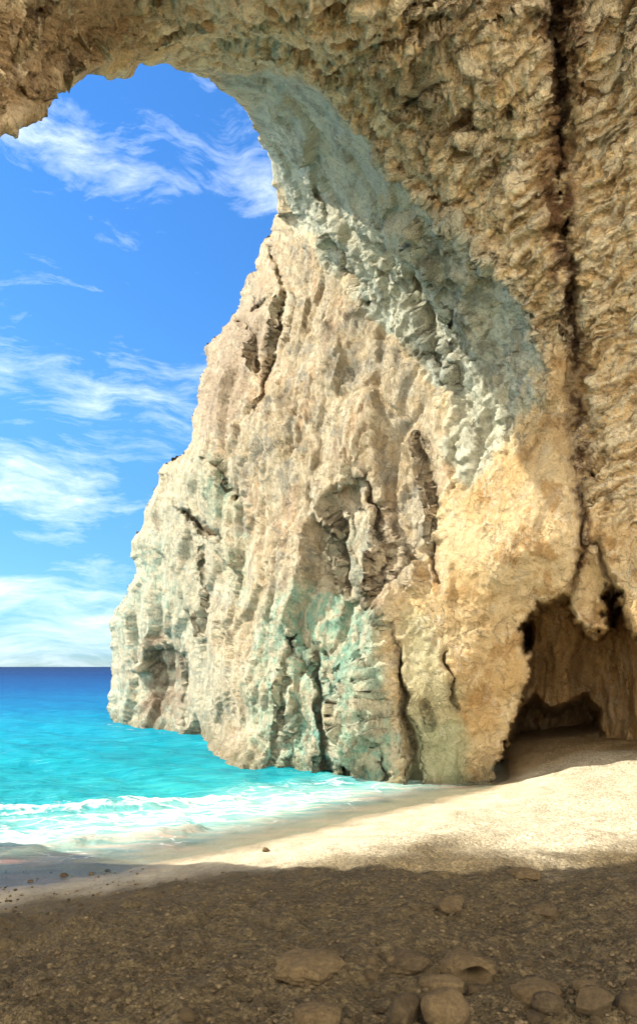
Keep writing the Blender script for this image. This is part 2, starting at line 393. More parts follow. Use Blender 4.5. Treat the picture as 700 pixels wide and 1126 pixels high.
def tps_fit(c):
    p = c[:, :2] / 300.0; q = 1.0 / c[:, 2]; n = len(p)
    r = np.linalg.norm(p[:, None] - p[None], axis=-1)
    K = np.where(r > 0, r * r * np.log(np.maximum(r, 1e-9)), 0) + np.eye(n) * 0.004
    Pm = np.concatenate([np.ones((n, 1)), p], 1)
    A = np.block([[K, Pm], [Pm.T, np.zeros((3, 3))]])
    w = np.linalg.solve(A, np.concatenate([q, np.zeros(3)]))
    return p, w
tp, tw = tps_fit(ct)
def base_depth(UV):
    def part(x):
        x = x / 300.0
        r2 = ((x[:, None] - tp[None]) ** 2).sum(-1)
        return (0.5 * r2 * np.log(np.maximum(r2, 1e-12))) @ tw[:-3] + tw[-3] + x @ tw[-2:]
    out = np.concatenate(list(POOL.map(part, [UV[a:a + 20000] for a in range(0, len(UV), 20000)])))
    return 1.0 / np.clip(out, 1 / 40.0, 1 / 3.6)

def rock_sheet():
    us = np.concatenate([np.linspace(-640, -24, 64), np.arange(-16, 718, 1.5), np.linspace(726, 1150, 44)])
    vs = np.concatenate([np.linspace(-420, -14, 44), np.arange(-8, 884, 1.5), np.linspace(890, 960, 10)])
    nu, nv = len(us), len(vs)
    U, V = np.meshgrid(us, vs)
    P = np.stack([U.ravel(), V.ravel()], -1).astype(np.float32)
    # keep the rock side of the outline, snapping the border vertices onto it
    ins = inside(P, SKYPOLY)
    d, near, _ = seg_dist(P, RIMR)
    du = np.gradient(us)[None, :].repeat(nv, 0).ravel(); dv = np.gradient(vs)[:, None].repeat(nu, 1).ravel()
    step = np.maximum(du, dv)
    keep = (~ins) | (d < step * .72)
    snap = d < step * .72
    P[snap] = near[snap]
    idx = np.arange(nu * nv).reshape(nv, nu)
    Q = np.stack([idx[:-1, :-1], idx[1:, :-1], idx[1:, 1:], idx[:-1, 1:]], -1).reshape(-1, 4)
    ok = keep[Q].all(1)
    # drop slivers lying on the outline only
    ok &= ~(snap[Q].all(1) & ins[Q].any(1))
    Q = Q[ok]
    Y = base_depth(P.astype(np.float64))
    # --- sculpted features, all in metres of recess (+) or relief (-)
    rec = np.zeros(len(P))
    Wp = P + 7 * np.stack([fbm(np.c_[P / 26.0, np.zeros(len(P))], 3, 4), fbm(np.c_[P / 26.0, np.full(len(P), 9.)], 4, 4)], -1)
    def groove(line, width, depth, p=1.0):
        nonlocal rec
        m = slice(None)
        dd, _, tt = seg_dist(Wp, line)
        n = len(line) - 1
        w = np.interp(tt, np.linspace(0, n, len(width)), width) if isinstance(width, (list, tuple)) else width
        rec = rec + depth * np.clip(1 - dd / w, 0, 1) ** p
    def hollow(poly, depth, soft):
        nonlocal rec
        rec = rec + depth * sstep(-soft * .3, soft, sd(Wp, poly))
    # great crack up the right wall
    groove([(612, -60), (610, 30), (614, 80), (618, 130), (613, 180), (619, 240), (626, 290), (628, 340), (632, 400), (634, 450), (628, 490), (632, 520), (638, 560), (642, 600)],
           [4, 4, 9, 7, 3, 4, 7, 9, 7, 18, 20, 8, 5, 4], .5, .9)
    hollow([(596, -60), (604, 100), (600, 190), (612, 200), (628, 190), (630, 60), (628, -60)], .35, 14)
    hollow([(620, 300), (628, 420), (622, 500), (640, 530), (668, 500), (650, 430), (640, 340)], .4, 20)
    # notch in the headland face and cracks beside it
    hollow([(352, 545), (372, 522), (398, 508), (410, 540), (406, 590), (398, 640), (384, 656), (352, 640), (338, 622)], .40, 50)
    hollow([(372, 545), (392, 512), (404, 530), (398, 556), (380, 552)], .3, 18)
    groove([(366, 560), (378, 600), (386, 650)], 4, .35)
    groove([(404, 520), (414, 560), (420, 600), (416, 640), (424, 690)], [3, 5, 6, 4, 3], .5)
    groove([(458, 480), (468, 520), (476, 570), (480, 640)], 4, .25)
    groove([(430, 690), (440, 730), (444, 780), (452, 820), (456, 866)], [2, 4, 4, 5, 7], .7, .8)
    groove([(488, 715), (494, 745), (502, 775)], 4, .35)
    groove([(466, 770), (474, 800)], 3, .25)
    groove([(408, 700), (412, 740), (414, 800), (422, 862)], 4, .35)
    groove([(350, 720), (352, 770), (360, 820), (358, 850)], [3, 6, 7, 5], .55)
    groove([(318, 700), (312, 760), (300, 845)], 5, .4)
    groove([(382, 740), (386, 800), (378, 855)], 5, .4)
    groove([(200, 560), (222, 578), (246, 592)], [3, 6, 8], .9)
    groove([(236, 510), (250, 530), (262, 548)], 5, .6)
    groove([(218, 600), (222, 640), (226, 660), (216, 700)], 4, .35)
    hollow([(168, 690), (184, 670), (200, 700), (206, 760), (200, 800), (172, 800), (164, 740)], .2, 26)
    groove([(206, 720), (204, 770), (206, 812)], 4, .3)
    hollow([(276, 330), (292, 326), (290, 344), (276, 346)], .8, 8)
    groove([(262, 350), (280, 370), (284, 410)], 5, .6)
    groove([(300, 270), (312, 330), (296, 400), (284, 450)], 4, .4)
    # ledge line between ochre ceiling and the green hollow: raised lip
    groove([(255, 60), (330, 78), (380, 128), (432, 190), (490, 240), (545, 295), (596, 385), (604, 440)], 14, -.35)
    groove([(345, 200), (372, 260), (404, 330)], 6, .35)
    groove([(470, 250), (486, 300), (500, 350), (520, 400)], 7, .4)
    groove([(455, 300), (470, 350), (494, 430)], 9, .45)
    # strata on the ceiling running up to the right
    for (x, y, L, a, dpt) in [(360, 90, 90, -28, .3), (400, 60, 120, -22, .3), (440, 120, 110, -30, .35), (430, 20, 120, -20, .25), (470, 160, 90, -32, .35), (500, 60, 80, -40, .3),
                              (520, 210, 70, -35, .3), (250, 30, 120, -12, .3), (100, 40, 100, -45, .35), (40, 90, 60, -40, .3), (20, 40, 60, -50, .4), (160, 40, 80, -25, .25), (560, 130, 60, -50, .25)]:
        a = math.radians(a)
        groove([(x, y), (x + L * .5 * math.cos(a), y + L * .5 * math.sin(a) - 3), (x + L * math.cos(a), y + L * math.sin(a))], [3, 8, 3], dpt)
    Y = Y + rec * np.clip(Y / 14.0, .5, 1.4)
    # --- alcove at the right
    mouth = [(536, 930), (541, 862), (552, 822), (566, 786), (577, 752), (581, 735), (574, 712), (575, 690), (580, 676), (592, 664), (606, 660), (620, 654), (627, 664), (634, 682), (646, 694),
             (656, 698), (664, 690), (666, 672), (663, 656), (672, 644), (680, 650), (685, 664), (690, 684), (702, 696), (730, 690), (790, 730), (840, 820), (850, 960)]
    rag = 6 * np.stack([fbm(np.c_[P / 11.0, np.zeros(len(P))], 33, 4), fbm(np.c_[P / 11.0, np.full(len(P), 9.)], 34, 4)], -1)
    mk = sstep(-3.5, 6.0, sd(P + (Wp - P) * .7 + rag, mouth))
    Y = Y + .45 * np.clip(1 - seg_dist(Wp, [(650, 596), (640, 610), (629, 640), (624, 662)])[0] / 6, 0, 1) + .4 * np.clip(1 - seg_dist(Wp, [(654, 600), (668, 630), (674, 650)])[0] / 5, 0, 1)
    Y = Y + .35 * sstep(-4, 14, sd(Wp, [(628, 640), (640, 602), (656, 602), (668, 640), (668, 690), (648, 694), (632, 672)]))
    ain = 18.2 + .9 * np.sin(P[:, 0] / 17.0) * .5 - 1.4 * sstep(640, 720, P[:, 0]) - 1.2 * sstep(740, 690, P[:, 1]) \
        + .5 * fbm(np.c_[P / [22., 70.], np.zeros(len(P))], 31, 3)
    ain += 6.0 * sstep(-4, 10, sd(Wp, [(552, 860), (564, 804), (575, 774), (590, 766), (604, 778), (620, 771), (644, 766), (657, 784), (663, 812), (668, 860)]))
    ain += 3.0 * sstep(-2, 5, sd(P, [(571, 680), (584, 676), (585, 700), (582, 722), (573, 720)]))
    # lobe hanging from the roof of the alcove and the pale fang beside it
    fang = sstep(-2, 5, sd(P, [(676, 600), (700, 600), (704, 690), (694, 700), (690, 660), (684, 648), (678, 636)]))
    ain = ain * (1 - fang) + 13.2 * fang
    wellm = sstep(-2, 5, sd(P, [(664, 652), (676, 642), (682, 668), (676, 690), (666, 680)]))
    ain += 1.3 * wellm
    Y = 1.0 / ((1 - mk) / Y + mk / np.maximum(ain, Y + .2))
    alc = mk
    # --- round the silhouette of the headland away
    head_edge = P[:, 1] > 236
    wr = np.where(head_edge, 42.0, 14.0)
    s = np.clip(d / wr, 0, 1)
    Y = Y + np.where(head_edge, 2.4, .35) * (1 - np.sqrt(1 - (1 - s) ** 2)) * np.where(P[:, 0] < -20, 0, 1)
    Wd = unproj(P[:, 0], P[:, 1], Y)
    # --- the back of the rock behind the outline
    e = np.sort(np.concatenate([Q[:, [0, 1]], Q[:, [1, 2]], Q[:, [2, 3]], Q[:, [3, 0]]]), 1)
    key = e[:, 0].astype(np.int64) * (nu * nv) + e[:, 1]
    uq, inv, cnt = np.unique(key, return_inverse=True, return_counts=True)
    be = e[(cnt[inv] == 1)]
    be = be[snap[be].all(1) | ((d[be] < 12 * 1).all(1))]
    be = be[(P[be][:, :, 1] < 955).all(1)]
    bv = np.unique(be)
    remap = {int(v): k for k, v in enumerate(bv)}
    pu, pv = P[bv, 0], P[bv, 1]
    cx = np.minimum(pu, 80.0); cv = np.maximum(pv, 330.0)
    cx = np.where(pv > 330, pu - 50, cx)
    inn = np.stack([pu - cx, pv - cv], -1).astype(np.float64)
    inn /= np.maximum(np.linalg.norm(inn, axis=1, keepdims=True), 1e-6)
    ext = [Wd]; uvx = [P.astype(np.float64)]; faces = [Q]; prev = bv; base = len(Wd)
    dm = np.where((pv < 330) | (pu < 0), np.interp(pu, [-100, 140], [.3, 1.0]), 1.0)
    for (off, dz) in [(6, .35), (15, .9), (28, 1.7), (50, 2.9), (85, 4.5), (130, 7.0)]:
        q = np.stack([pu, pv], -1) + inn * off
        ext.append(unproj(q[:, 0], q[:, 1], Y[bv] + dz * dm)); uvx.append(np.stack([pu, pv], -1))
        cur = base + np.arange(len(bv)); base += len(bv)
        a = np.array([remap[int(x)] for x in be[:, 0]]); b = np.array([remap[int(x)] for x in be[:, 1]])
        faces.append(np.stack([prev[a], prev[b], cur[b], cur[a]], -1)); prev = cur
    V3 = np.concatenate(ext); UV = np.concatenate(uvx); Fq = np.concatenate(faces)
    front = np.arange(len(V3)) < len(Wd)
    # compact
    used = np.zeros(len(V3), bool); used[Fq.ravel()] = True
    mp = np.cumsum(used) - 1
    return V3[used], UV[used].astype(np.float32), mp[Fq], front[used], np.concatenate([alc, np.zeros(len(V3) - len(alc))])[used]

V3, UV, FQ, FRONT, ALC = rock_sheet()
FQN = int((FRONT[FQ].all(1)).sum())

# orient front faces towards the camera
fn = np.cross(V3[FQ[:, 2]] - V3[FQ[:, 0]], V3[FQ[:, 3]] - V3[FQ[:, 1]])
fc = V3[FQ].mean(1) - np.array([0, 0, H])
flip = ((fn * fc).sum(1) > 0) & FRONT[FQ].all(1)
FQ[flip] = FQ[flip][:, ::-1]
# the border strips: make them agree with an outward direction away from the camera
bs_ = ~FRONT[FQ].all(1)
fl2 = bs_ & ((fn * fc).sum(1) < 0)
FQ[fl2] = FQ[fl2][:, ::-1]

warp = UV + 14 * np.stack([fbm(np.c_[UV / 40.0, np.zeros(len(UV))], 13, 5), fbm(np.c_[UV / 40.0, np.full(len(UV), 5.)], 14, 5)], -1)
Z_HEAD = zone(warp, [(300, 225), (330, 258), (368, 300), (402, 340), (432, 372), (470, 425), (492, 455), (492, 510), (478, 560), (474, 610), (450, 640), (425, 690), (428, 760), (436, 800), (440, 880), (440, 980), (60, 980), (60, 600), (180, 380), (280, 230)], 9)
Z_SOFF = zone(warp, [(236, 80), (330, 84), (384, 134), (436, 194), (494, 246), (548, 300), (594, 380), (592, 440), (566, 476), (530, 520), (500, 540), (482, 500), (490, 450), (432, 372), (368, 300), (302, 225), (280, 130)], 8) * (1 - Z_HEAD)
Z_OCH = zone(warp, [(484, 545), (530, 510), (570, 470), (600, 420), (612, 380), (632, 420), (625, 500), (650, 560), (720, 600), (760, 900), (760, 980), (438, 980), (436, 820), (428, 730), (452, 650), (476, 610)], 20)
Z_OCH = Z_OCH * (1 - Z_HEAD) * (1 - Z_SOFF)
EDGE = FRONT * 1.0

def displace(V, Fq):
    amp_h, amp_s, amp_o = Z_HEAD, Z_SOFF, Z_OCH
    cave = np.clip(1 - amp_h - amp_s - amp_o, 0, 1)
    dist = V[:, 1]
    alc = ALC
    # pass 1: big broken plates
    N = vnormals(V, Fq)
    vw = V - np.array([0, 0, H]); vw /= np.linalg.norm(vw, axis=1, keepdims=True)
    graz = np.clip(np.abs((N * vw).sum(1)) * 2.4, .22, 1)          # walls running away from the beach are worn smoother
    w = V + .25 * np.stack([fbm(V / 1.8, 40, 3), fbm(V / 1.8, 41, 3), fbm(V / 1.8, 42, 3)], -1)
    sk = np.stack([w[:, 0] - .35 * w[:, 2], w[:, 1], w[:, 2] * .5], -1)
    g, e0 = facet(sk / 3.2, 50, 1.0, .2, .03); a, e1 = facet(w * [1, 1, .36] / 1.6, 51); b, e2 = facet(w * [1, 1, .40] / .80, 52, off=.3)
    big = .55 * g * (amp_h + .7 * amp_s + .3 * cave) + .34 * a * (1.0 * amp_h + 1.0 * amp_s + .25 * amp_o + .6 * cave) + .17 * b * (1.0 * amp_h + 1.1 * amp_s + .2 * amp_o + .45 * cave)
    big += .40 * fbm(V * [.35, .35, .18], 60, 2) * (.7 * amp_h + .6 * amp_s + .5 * amp_o + .9 * cave)
    big -= .06 * (1 - sstep(0, .08, e1)) * (amp_h + .5 * cave + .4 * amp_s)
    big *= (1 - .45 * alc) * RIMK * graz
    V = V + N * big[:, None]
    N = vnormals(V, Fq)
    w = V + .16 * np.stack([fbm(V / .6, 43, 4), fbm(V / .6, 44, 4), fbm(V / .6, 45, 4)], -1)
    st = np.stack([w[:, 0] * .8 + w[:, 2] * .4, w[:, 1], w[:, 2] * .9 - w[:, 0] * .5], -1)
    wh = w * [1, 1, .36]
    c1, e3 = facet(wh / .34, 53, 1.2, .12); c2, e4 = facet(st * [.34, .8, 1.7] / .34, 54, 1.2, .3); c3, e5 = facet(w * [1, 1, .6] / .17, 55, 1.2, .1)
    drip = ridged(wh * 2.1, 70, 5, .62)
    fib = ridged(st * [.6, 1.6, 5.2], 72, 4, .66)
    lump = fbm(w * 2.2, 74, 4, .5)
    calm = sstep(-.15, .25, fbm(V * .55, 76, 3))          # smooth planes between the rough flanks
    rgh = .5 + .5 * calm
    small = amp_h * rgh * (.045 * c1 + .042 * c3 + .052 * (drip - 1.0)) + amp_s * (.08 * c1 + .06 * c2 + .025 * c3 + .03 * (drip - 1)) \
        + cave * (.12 * c2 + .085 * (fib - 1.0) + .03 * c3) + amp_o * (.05 * lump + .02 * c1 + .016 * c3 + .012 * (drip - 1))
    small = small * RIMK * graz
    small -= .03 * (1 - sstep(0, .10, e3)) * (amp_h * rgh + .3 * amp_s) * graz
    V = V + N * small[:, None]
    return V, dict(calm=calm, c3=c3, a=a, b=b, c1=c1, c2=c2, drip=drip, fib=fib, e3=e3, lump=lump)

RD = seg_dist(UV, RIMR)[0]
RIMK = np.where(UV[:, 1] < 236, .25 + .75 * sstep(2, 26, RD), .55 + .45 * sstep(2, 26, RD))
V3, NZ = displace(V3, FQ)

def rock_colour(V):
    n = len(V)
    def c(*x): return np.array(x)[None, :]
    big = fbm(V * .45, 80, 4); mid = fbm(V * 1.5, 81, 5, .6); fine = fbm(V * [5, 5, 3], 82, 4, .6)
    cream = c(.40, .315, .195); grey = c(.30, .275, .21); rust = c(.46, .31, .18); teal = c(.21, .375, .28); aqua = c(.13, .33, .29)
    green = c(.51, .50, .37); greend = c(.25, .25, .18); greyb = c(.50, .53, .43)
    ochre = c(.49, .335, .155); ochp = c(.57, .43, .235); brown = c(.17, .09, .035); tan = c(.67, .49, .25); tand = c(.36, .235, .105); pale = c(.74, .62, .41)
    def mixc(a, b, f): return a + (b - a) * np.clip(f, 0, 1)[:, None]
    # cave ceiling and wall
    col = np.repeat(tan, n, 0)
    col = mixc(col, tand, sstep(.0, .5, mid + .6 * big) * .75)
    col = mixc(col, pale, sstep(.05, .45, NZ['c2'] + .5 * fine) * .6)
    col = mixc(col, c(.76, .66, .46), sstep(1.25, 1.6, NZ['fib'] + .3 * mid) * .7)
    col = mixc(col, tand, sstep(1.0, .5, NZ['fib'] + .25 * mid) * .75)
    lefty = zone(warp, [(-700, 400), (-700, -420), (190, -420), (200, 10), (150, 40), (110, 75), (60, 110), (0, 160)], 30)
    col = mixc(col, c(.40, .275, .145), lefty * sstep(-.3, .3, mid + .35))
    # brown staining on the ceiling
    stain = zone(warp, [(385, 110), (440, 60), (520, 40), (480, 100), (500, 150), (520, 190), (490, 200), (470, 160), (420, 150)], 30)
    col = mixc(col, c(.32, .26, .15), stain * sstep(-.25, .3, mid))
    band = zone(warp, [(588, -80), (598, 100), (592, 200), (612, 300), (628, 360), (632, 200), (640, 60), (632, -80)], 14)
    col = mixc(col, c(.27, .16, .075), band * sstep(-.35, .35, fine + .25))
    # green soffit
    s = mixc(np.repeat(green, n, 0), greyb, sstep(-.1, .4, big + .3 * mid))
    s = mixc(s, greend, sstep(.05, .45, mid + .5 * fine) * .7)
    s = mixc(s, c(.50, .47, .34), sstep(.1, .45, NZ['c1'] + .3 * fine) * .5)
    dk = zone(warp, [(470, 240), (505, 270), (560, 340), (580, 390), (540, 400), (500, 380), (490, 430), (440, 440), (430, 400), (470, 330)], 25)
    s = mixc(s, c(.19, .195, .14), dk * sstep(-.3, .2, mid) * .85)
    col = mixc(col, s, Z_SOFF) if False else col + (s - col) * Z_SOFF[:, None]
    # headland
    h = mixc(np.repeat(cream, n, 0), grey, sstep(-.05, .45, mid + .4 * big))
    h = mixc(h, rust, sstep(.18, .5, fbm(V * [.9, .9, .5], 85, 4)) * .6)
    for poly, cc, k in [([(285, 660), (330, 640), (440, 680), (440, 880), (290, 880), (270, 760)], c(.29, .43, .325), .85),
                        ([(110, 640), (160, 600), (205, 680), (210, 820), (110, 820)], c(.215, .29, .255), .9), ([(300, 690), (330, 655), (372, 650), (404, 690), (398, 740), (372, 760), (330, 740)], teal, .9),
                        ([(338, 770), (356, 740), (368, 800), (372, 870), (340, 870)], aqua, .6),
                        ([(385, 750), (402, 740), (424, 800), (430, 880), (396, 880)], teal, .8),
                        ([(118, 750), (150, 745), (200, 760), (200, 800), (118, 800)], aqua, .85),
                        ([(120, 665), (150, 640), (150, 700), (125, 720)], teal, .5),
                        ([(150, 590), (190, 590), (200, 690), (170, 700), (150, 650)], teal, .7),
                        ([(216, 505), (240, 500), (262, 540), (256, 580), (230, 575)], teal, .7),
                        ([(244, 600), (270, 590), (270, 660), (248, 660)], teal, .5),
                        ([(262, 760), (290, 780), (280, 845), (262, 845)], teal, .35),
                        ([(300, 760), (330, 780), (330, 850), (305, 850)], teal, .4),
                        ([(345, 560), (400, 560), (400, 650), (345, 630)], c(.28, .30, .23), .85)]:
        h = mixc(h, cc, zone(warp, poly, 12) * k * (.55 + .45 * sstep(-.4, .2, mid + .3 * fine)))
    h = mixc(h, c(.33, .35, .27), zone(warp, [(110, 560), (215, 500), (250, 600), (245, 740), (235, 820), (110, 820)], 25) * .6)
    h = mixc(h, c(.54, .455, .315), sstep(1.15, 1.7, NZ['drip'] + .15 * fine) * .75)
    h = mixc(h, c(.27, .215, .145), sstep(.85, .25, NZ['drip'] + .2 * mid) * .75)
    edge = zone(warp, [(225, 380), (262, 340), (290, 300), (296, 345), (270, 420), (262, 480), (215, 480)], 12)
    h = mixc(h, c(.33, .255, .175), edge * .8)
    tip = zone(warp, [(160, 720), (180, 680), (204, 720), (204, 800), (165, 800)], 10)
    h = mixc(h, c(.24, .19, .13), tip * sstep(-.3, .3, mid + .2))
    col = col + (h - col) * Z_HEAD[:, None]
    # ochre wall and alcove
    o = mixc(np.repeat(ochre, n, 0), ochp, sstep(-.25, .3, big + .4 * mid + .12))
    o = mixc(o, c(.33, .185, .06), sstep(.15, .5, mid + .4 * fine) * .7)
    grn = zone(warp, [(436, 690), (456, 650), (475, 690), (500, 760), (510, 870), (440, 870)], 14)
    o = mixc(o, c(.42, .40, .24), grn * .75)
    foot = zone(warp, [(455, 790), (500, 790), (520, 870), (455, 870)], 16)
    o = mixc(o, c(.32, .37, .22), foot * .6)
    o = mixc(o, c(.46, .29, .125), ALC * (.55 + .45 * sstep(-.3, .3, mid)))
    col = col + (o - col) * Z_OCH[:, None]
    for line, w_, k in [([(612, -60), (614, 80), (618, 130), (613, 180), (619, 240), (626, 290), (632, 400), (634, 450), (630, 500), (640, 560), (644, 610)], 13, .9),
                        ([(432, 690), (442, 740), (444, 780), (452, 820), (456, 870)], 6, .7), ([(404, 520), (416, 570), (418, 640), (424, 690)], 8, .55),
                        ([(458, 480), (474, 560), (480, 640)], 5, .5), ([(640, 470), (645, 520), (640, 490)], 16, .7)]:
        dd, _, _ = seg_dist(warp, line)
        col = mixc(col, c(.115, .06, .028), k * sstep(w_, w_ * .25, dd) * sstep(-.5, .1, fine))
    # damp tide line just above the water
    tide = sstep(.5, .05, V[:, 2] + .25 * mid) * (Z_HEAD + Z_OCH)
    col = mixc(col, col * [.55, .58, .55], tide)
    return np.clip(col, .01, .75)

COL = rock_colour(V3)
WEB = Z_HEAD + .7 * Z_SOFF + .4 * Z_OCH
STR = np.clip(1 - Z_HEAD - Z_SOFF - Z_OCH, 0, 1)
NRM = vnormals(V3, FQ)

# split the rock along its natural borders
LINE_WALL = [(607, -420), (607, 0), (616, 130), (613, 180), (620, 250), (630, 400), (622, 470), (575, 476), (530, 516), (484, 545), (474, 610), (452, 650), (428, 700), (430, 760), (438, 820), (440, 980), (1200, 980), (1200, -420)]
HEADPOLY = [(306, 226), (330, 258), (368, 300), (402, 340), (432, 372), (470, 425), (492, 455), (500, 535), (484, 545), (474, 610), (452, 650), (428, 700), (430, 760), (438, 820), (440, 980), (0, 980), (0, 500), (150, 380), (270, 226)]
cen = UV[FQ].mean(1)
is_wall = inside(cen, LINE_WALL)
is_head = (~is_wall) & inside(cen, HEADPOLY)
def emit(name, sel, extra=None):
    f = FQ[sel]; used = np.unique(f); mp = np.full(len(V3), -1); mp[used] = np.arange(len(used))
    v, f, c_, nn, wb, sr = V3[used], mp[f], COL[used], NRM[used], WEB[used], STR[used]
    if extra is not None:
        ev, ef, ec = extra
        f = np.concatenate([f, ef + len(v)]); nn = np.concatenate([nn, vnormals(ev, ef)]); v = np.concatenate([v, ev]); c_ = np.concatenate([c_, ec]); wb = np.concatenate([wb, 0 * ec[:, 0]]); sr = np.concatenate([sr, 0 * ec[:, 0] + 1])
    o = mesh_obj(name, v, f, M_ROCK)
    add_col(o, 'col', c_); add_float(o, 'web', wb); add_float(o, 'strata', sr)
    o.data.normals_split_custom_set_from_vertices(nn.tolist())
    return o

def rock_blob(c, r, ex, nu, nv, seed, col, cut=None, amp=1.0):
    th = np.linspace(0, 2 * np.pi, nu, endpoint=False); ph = np.linspace(-np.pi / 2 + .02, np.pi / 2 - .02, nv)
    T, Pp = np.meshgrid(th, ph)
    sp = lambda x: np.sign(x) * np.abs(x) ** ex
    V = np.stack([sp(np.cos(Pp)) * sp(np.cos(T)) * r[0] + c[0], sp(np.cos(Pp)) * sp(np.sin(T)) * r[1] + c[1], sp(np.sin(Pp)) * r[2] + c[2]], -1).reshape(-1, 3)
    idx = np.arange(nu * nv).reshape(nv, nu); nx = np.roll(idx, -1, 1)
    f = np.stack([idx[:-1], nx[:-1], nx[1:], idx[1:]], -1).reshape(-1, 4)
    N = vnormals(V, f)
    a, _ = facet(V * [1, 1, .6] / 1.8, seed); b, _ = facet(V / .7, seed + 1)
    V = V + N * (amp * (.5 * a + .2 * b + .5 * fbm(V * .4, seed, 3)))[:, None]
    if cut is not None:
        f = f[cut(V[f].mean(1))]
    m = fbm(V * 1.2, seed + 3, 4)
    cc = np.array(col)[None] * (1 + .5 * m[:, None])
    return V, f, np.clip(cc, .02, .7)

# unseen roof, cut open behind for light; arch foot shaped for the sand shadow
dv_, df_, dc_ = rock_blob((1.0, -2.5, 0), (10.5, 10.5, 13.0), .85, 110, 90, 91, (.58, .44, .26),
                          cut=lambda p: (p[:, 1] < 3.6 - .5 * np.maximum(p[:, 2] - 10, 0)) & (p[:, 2] > 7) & (p[:, 1] > -1.0) & (p[:, 0] > -7.5))
lv_, lf_, lc_ = rock_blob((-9.6, 7.2, 4.5), (2.7, 3.8, 11.5), .55, 90, 110, 97, (.58, .44, .26), amp=.12)
lv_[:, 1] -= .38 * np.maximum(lv_[:, 2], 0) * sstep(3, 9, lv_[:, 1])
ev = np.concatenate([dv_, lv_]); ef = np.concatenate([df_, lf_ + len(dv_)]); ec = np.concatenate([dc_, lc_])

head = emit('sea_cliff', is_head)
tag(head, 'sunlit cream limestone cliff with teal stains dropping into the turquoise sea', 'cliff', kind='structure')
arch = emit('cave_arch', (~is_head) & (~is_wall), (ev, ef, ec))
tag(arch, 'overhanging rock arch with grey green underside framing the sky', 'rock arch', kind='structure')
wall = emit('cave_wall', is_wall)
tag(wall, 'ochre cave wall with a tall dark crack above a low grotto', 'cave wall', kind='structure')

# ----------------------------------------------------------------- beach
SX = np.array([-40, -12, -6, -3.8, -2.68, -.93, .63, 2.1, 3.6, 4.4, 5.2, 6.3, 12, 40]); SY = np.array([-6, 3.0, 6.2, 7.4, 8.05, 9.3, 11, 12.4, 13.7, 14.7, 17.5, 23, 32, 50])
def shore_d(x, y):
    """metres inland of the waterline (negative at sea)"""
    return (np.interp(x, SX, SY) - y) * .79
def beach_z(x, y, detail=True):
    d = shore_d(x, y)
    z = np.where(d > 0, .9 * (1 - np.exp(-d * .135 / .9 * 1.15)), .115 * d)
    z = np.where(d < 0, -5 * (1 - np.exp(.115 * d / 5)), z)
    z = np.maximum(z, -4.8)
    if detail:
        p = np.stack([x, y, np.zeros_like(x)], -1).reshape(-1, 3)
        k = np.clip((d.ravel() + .6) / 2.5, 0, 1)
        inl = (.10 * fbm(p * .55, 201, 3) + .05 * fbm(p * 1.7, 202, 3)) * k
        nearf = sstep(9.5, 5.0, p[:, 1]) * k
        rub = (.045 * fbm(p * 5.5, 203, 3, .6) + .05 * np.maximum(fbm(p * 2.6, 206, 3), .05)) * nearf
        z = z + (inl + rub).reshape(z.shape)
    return z

def persp_grid(Ys, ss, wmin=2.4):
    Yg, S = np.meshgrid(Ys, ss, indexing='ij')
    W = np.maximum(np.abs(Yg), wmin) if wmin else Yg
    X = S * np.sqrt(np.maximum(Yg, 0) ** 2 + wmin ** 2) if wmin else S * Yg
    n, m = Yg.shape; idx = np.arange(n * m).reshape(n, m)
    f = np.stack([idx[:-1, :-1], idx[:-1, 1:], idx[1:, 1:], idx[1:, :-1]], -1).reshape(-1, 4)
    return X, Yg, f

rows = np.concatenate([np.linspace(-14, 1.9, 26), 1260.0 / (np.linspace(600, 64, 420) )])
rows = np.concatenate([rows[rows < 2.0], np.sort(F * 1.9 / np.linspace(640, 70, 430)), [20, 22, 25, 30, 40, 60, 100]])
ss = np.concatenate([np.linspace(-5, -.62, 30), np.linspace(-.6, .6, 430), np.linspace(.62, 5, 30)])
X, Yg, bf = persp_grid(rows, ss)
Zb = beach_z(X, Yg)
p = np.stack([X, Yg, np.zeros_like(X)], -1).reshape(-1, 3)
d = shore_d(X, Yg).ravel()
# small gravel relief in front of the viewer
gv = sstep(8.5, 4.0, p[:, 1]) * sstep(.4, 1.6, d)
fc_, fe_ = facet(np.c_[p[:, :2] * 13, np.zeros(len(p))], 211)
fc2, fe2 = facet(np.c_[p[:, :2] * 26, np.zeros(len(p))], 212)
patch = .35 + .65 * sstep(-.25, .25, fbm(p * 1.1, 214, 3))
Zb = Zb + (gv * patch * (.030 * np.sqrt(np.clip(fe_, 0, 1)) + .014 * np.sqrt(np.clip(fe2, 0, 1)))).reshape(Zb.shape)
Vb = np.stack([X, Yg, Zb], -1).reshape(-1, 3)
beach = mesh_obj('beach', Vb, bf, M_BEACH)
mix = sstep(.15, 1.5, d + .8 * fbm(p * .7, 220, 4)) * sstep(8.9, 6.9, p[:, 1] + .12 * p[:, 0] + 1.3 * fbm(p * .55, 224, 4)) * sstep(.2, 2.2, p[:, 1] + .8 * fbm(p * .6, 223, 3))  # roof shade put into the shingle colour; sand behind viewer kept pale for bounce
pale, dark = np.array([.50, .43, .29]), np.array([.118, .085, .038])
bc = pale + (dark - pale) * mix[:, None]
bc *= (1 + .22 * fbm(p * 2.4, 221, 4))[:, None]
alcv = sstep(14.2, 15.5, p[:, 1]) * (p[:, 0] > 3)
bc = bc + (np.array([.50, .36, .17]) - bc) * alcv[:, None] * .8
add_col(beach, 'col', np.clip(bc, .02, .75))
add_float(beach, 'wet', np.clip(sstep(.75, .1, d + .25 * fbm(p * 1.2, 222, 3)), 0, 1))
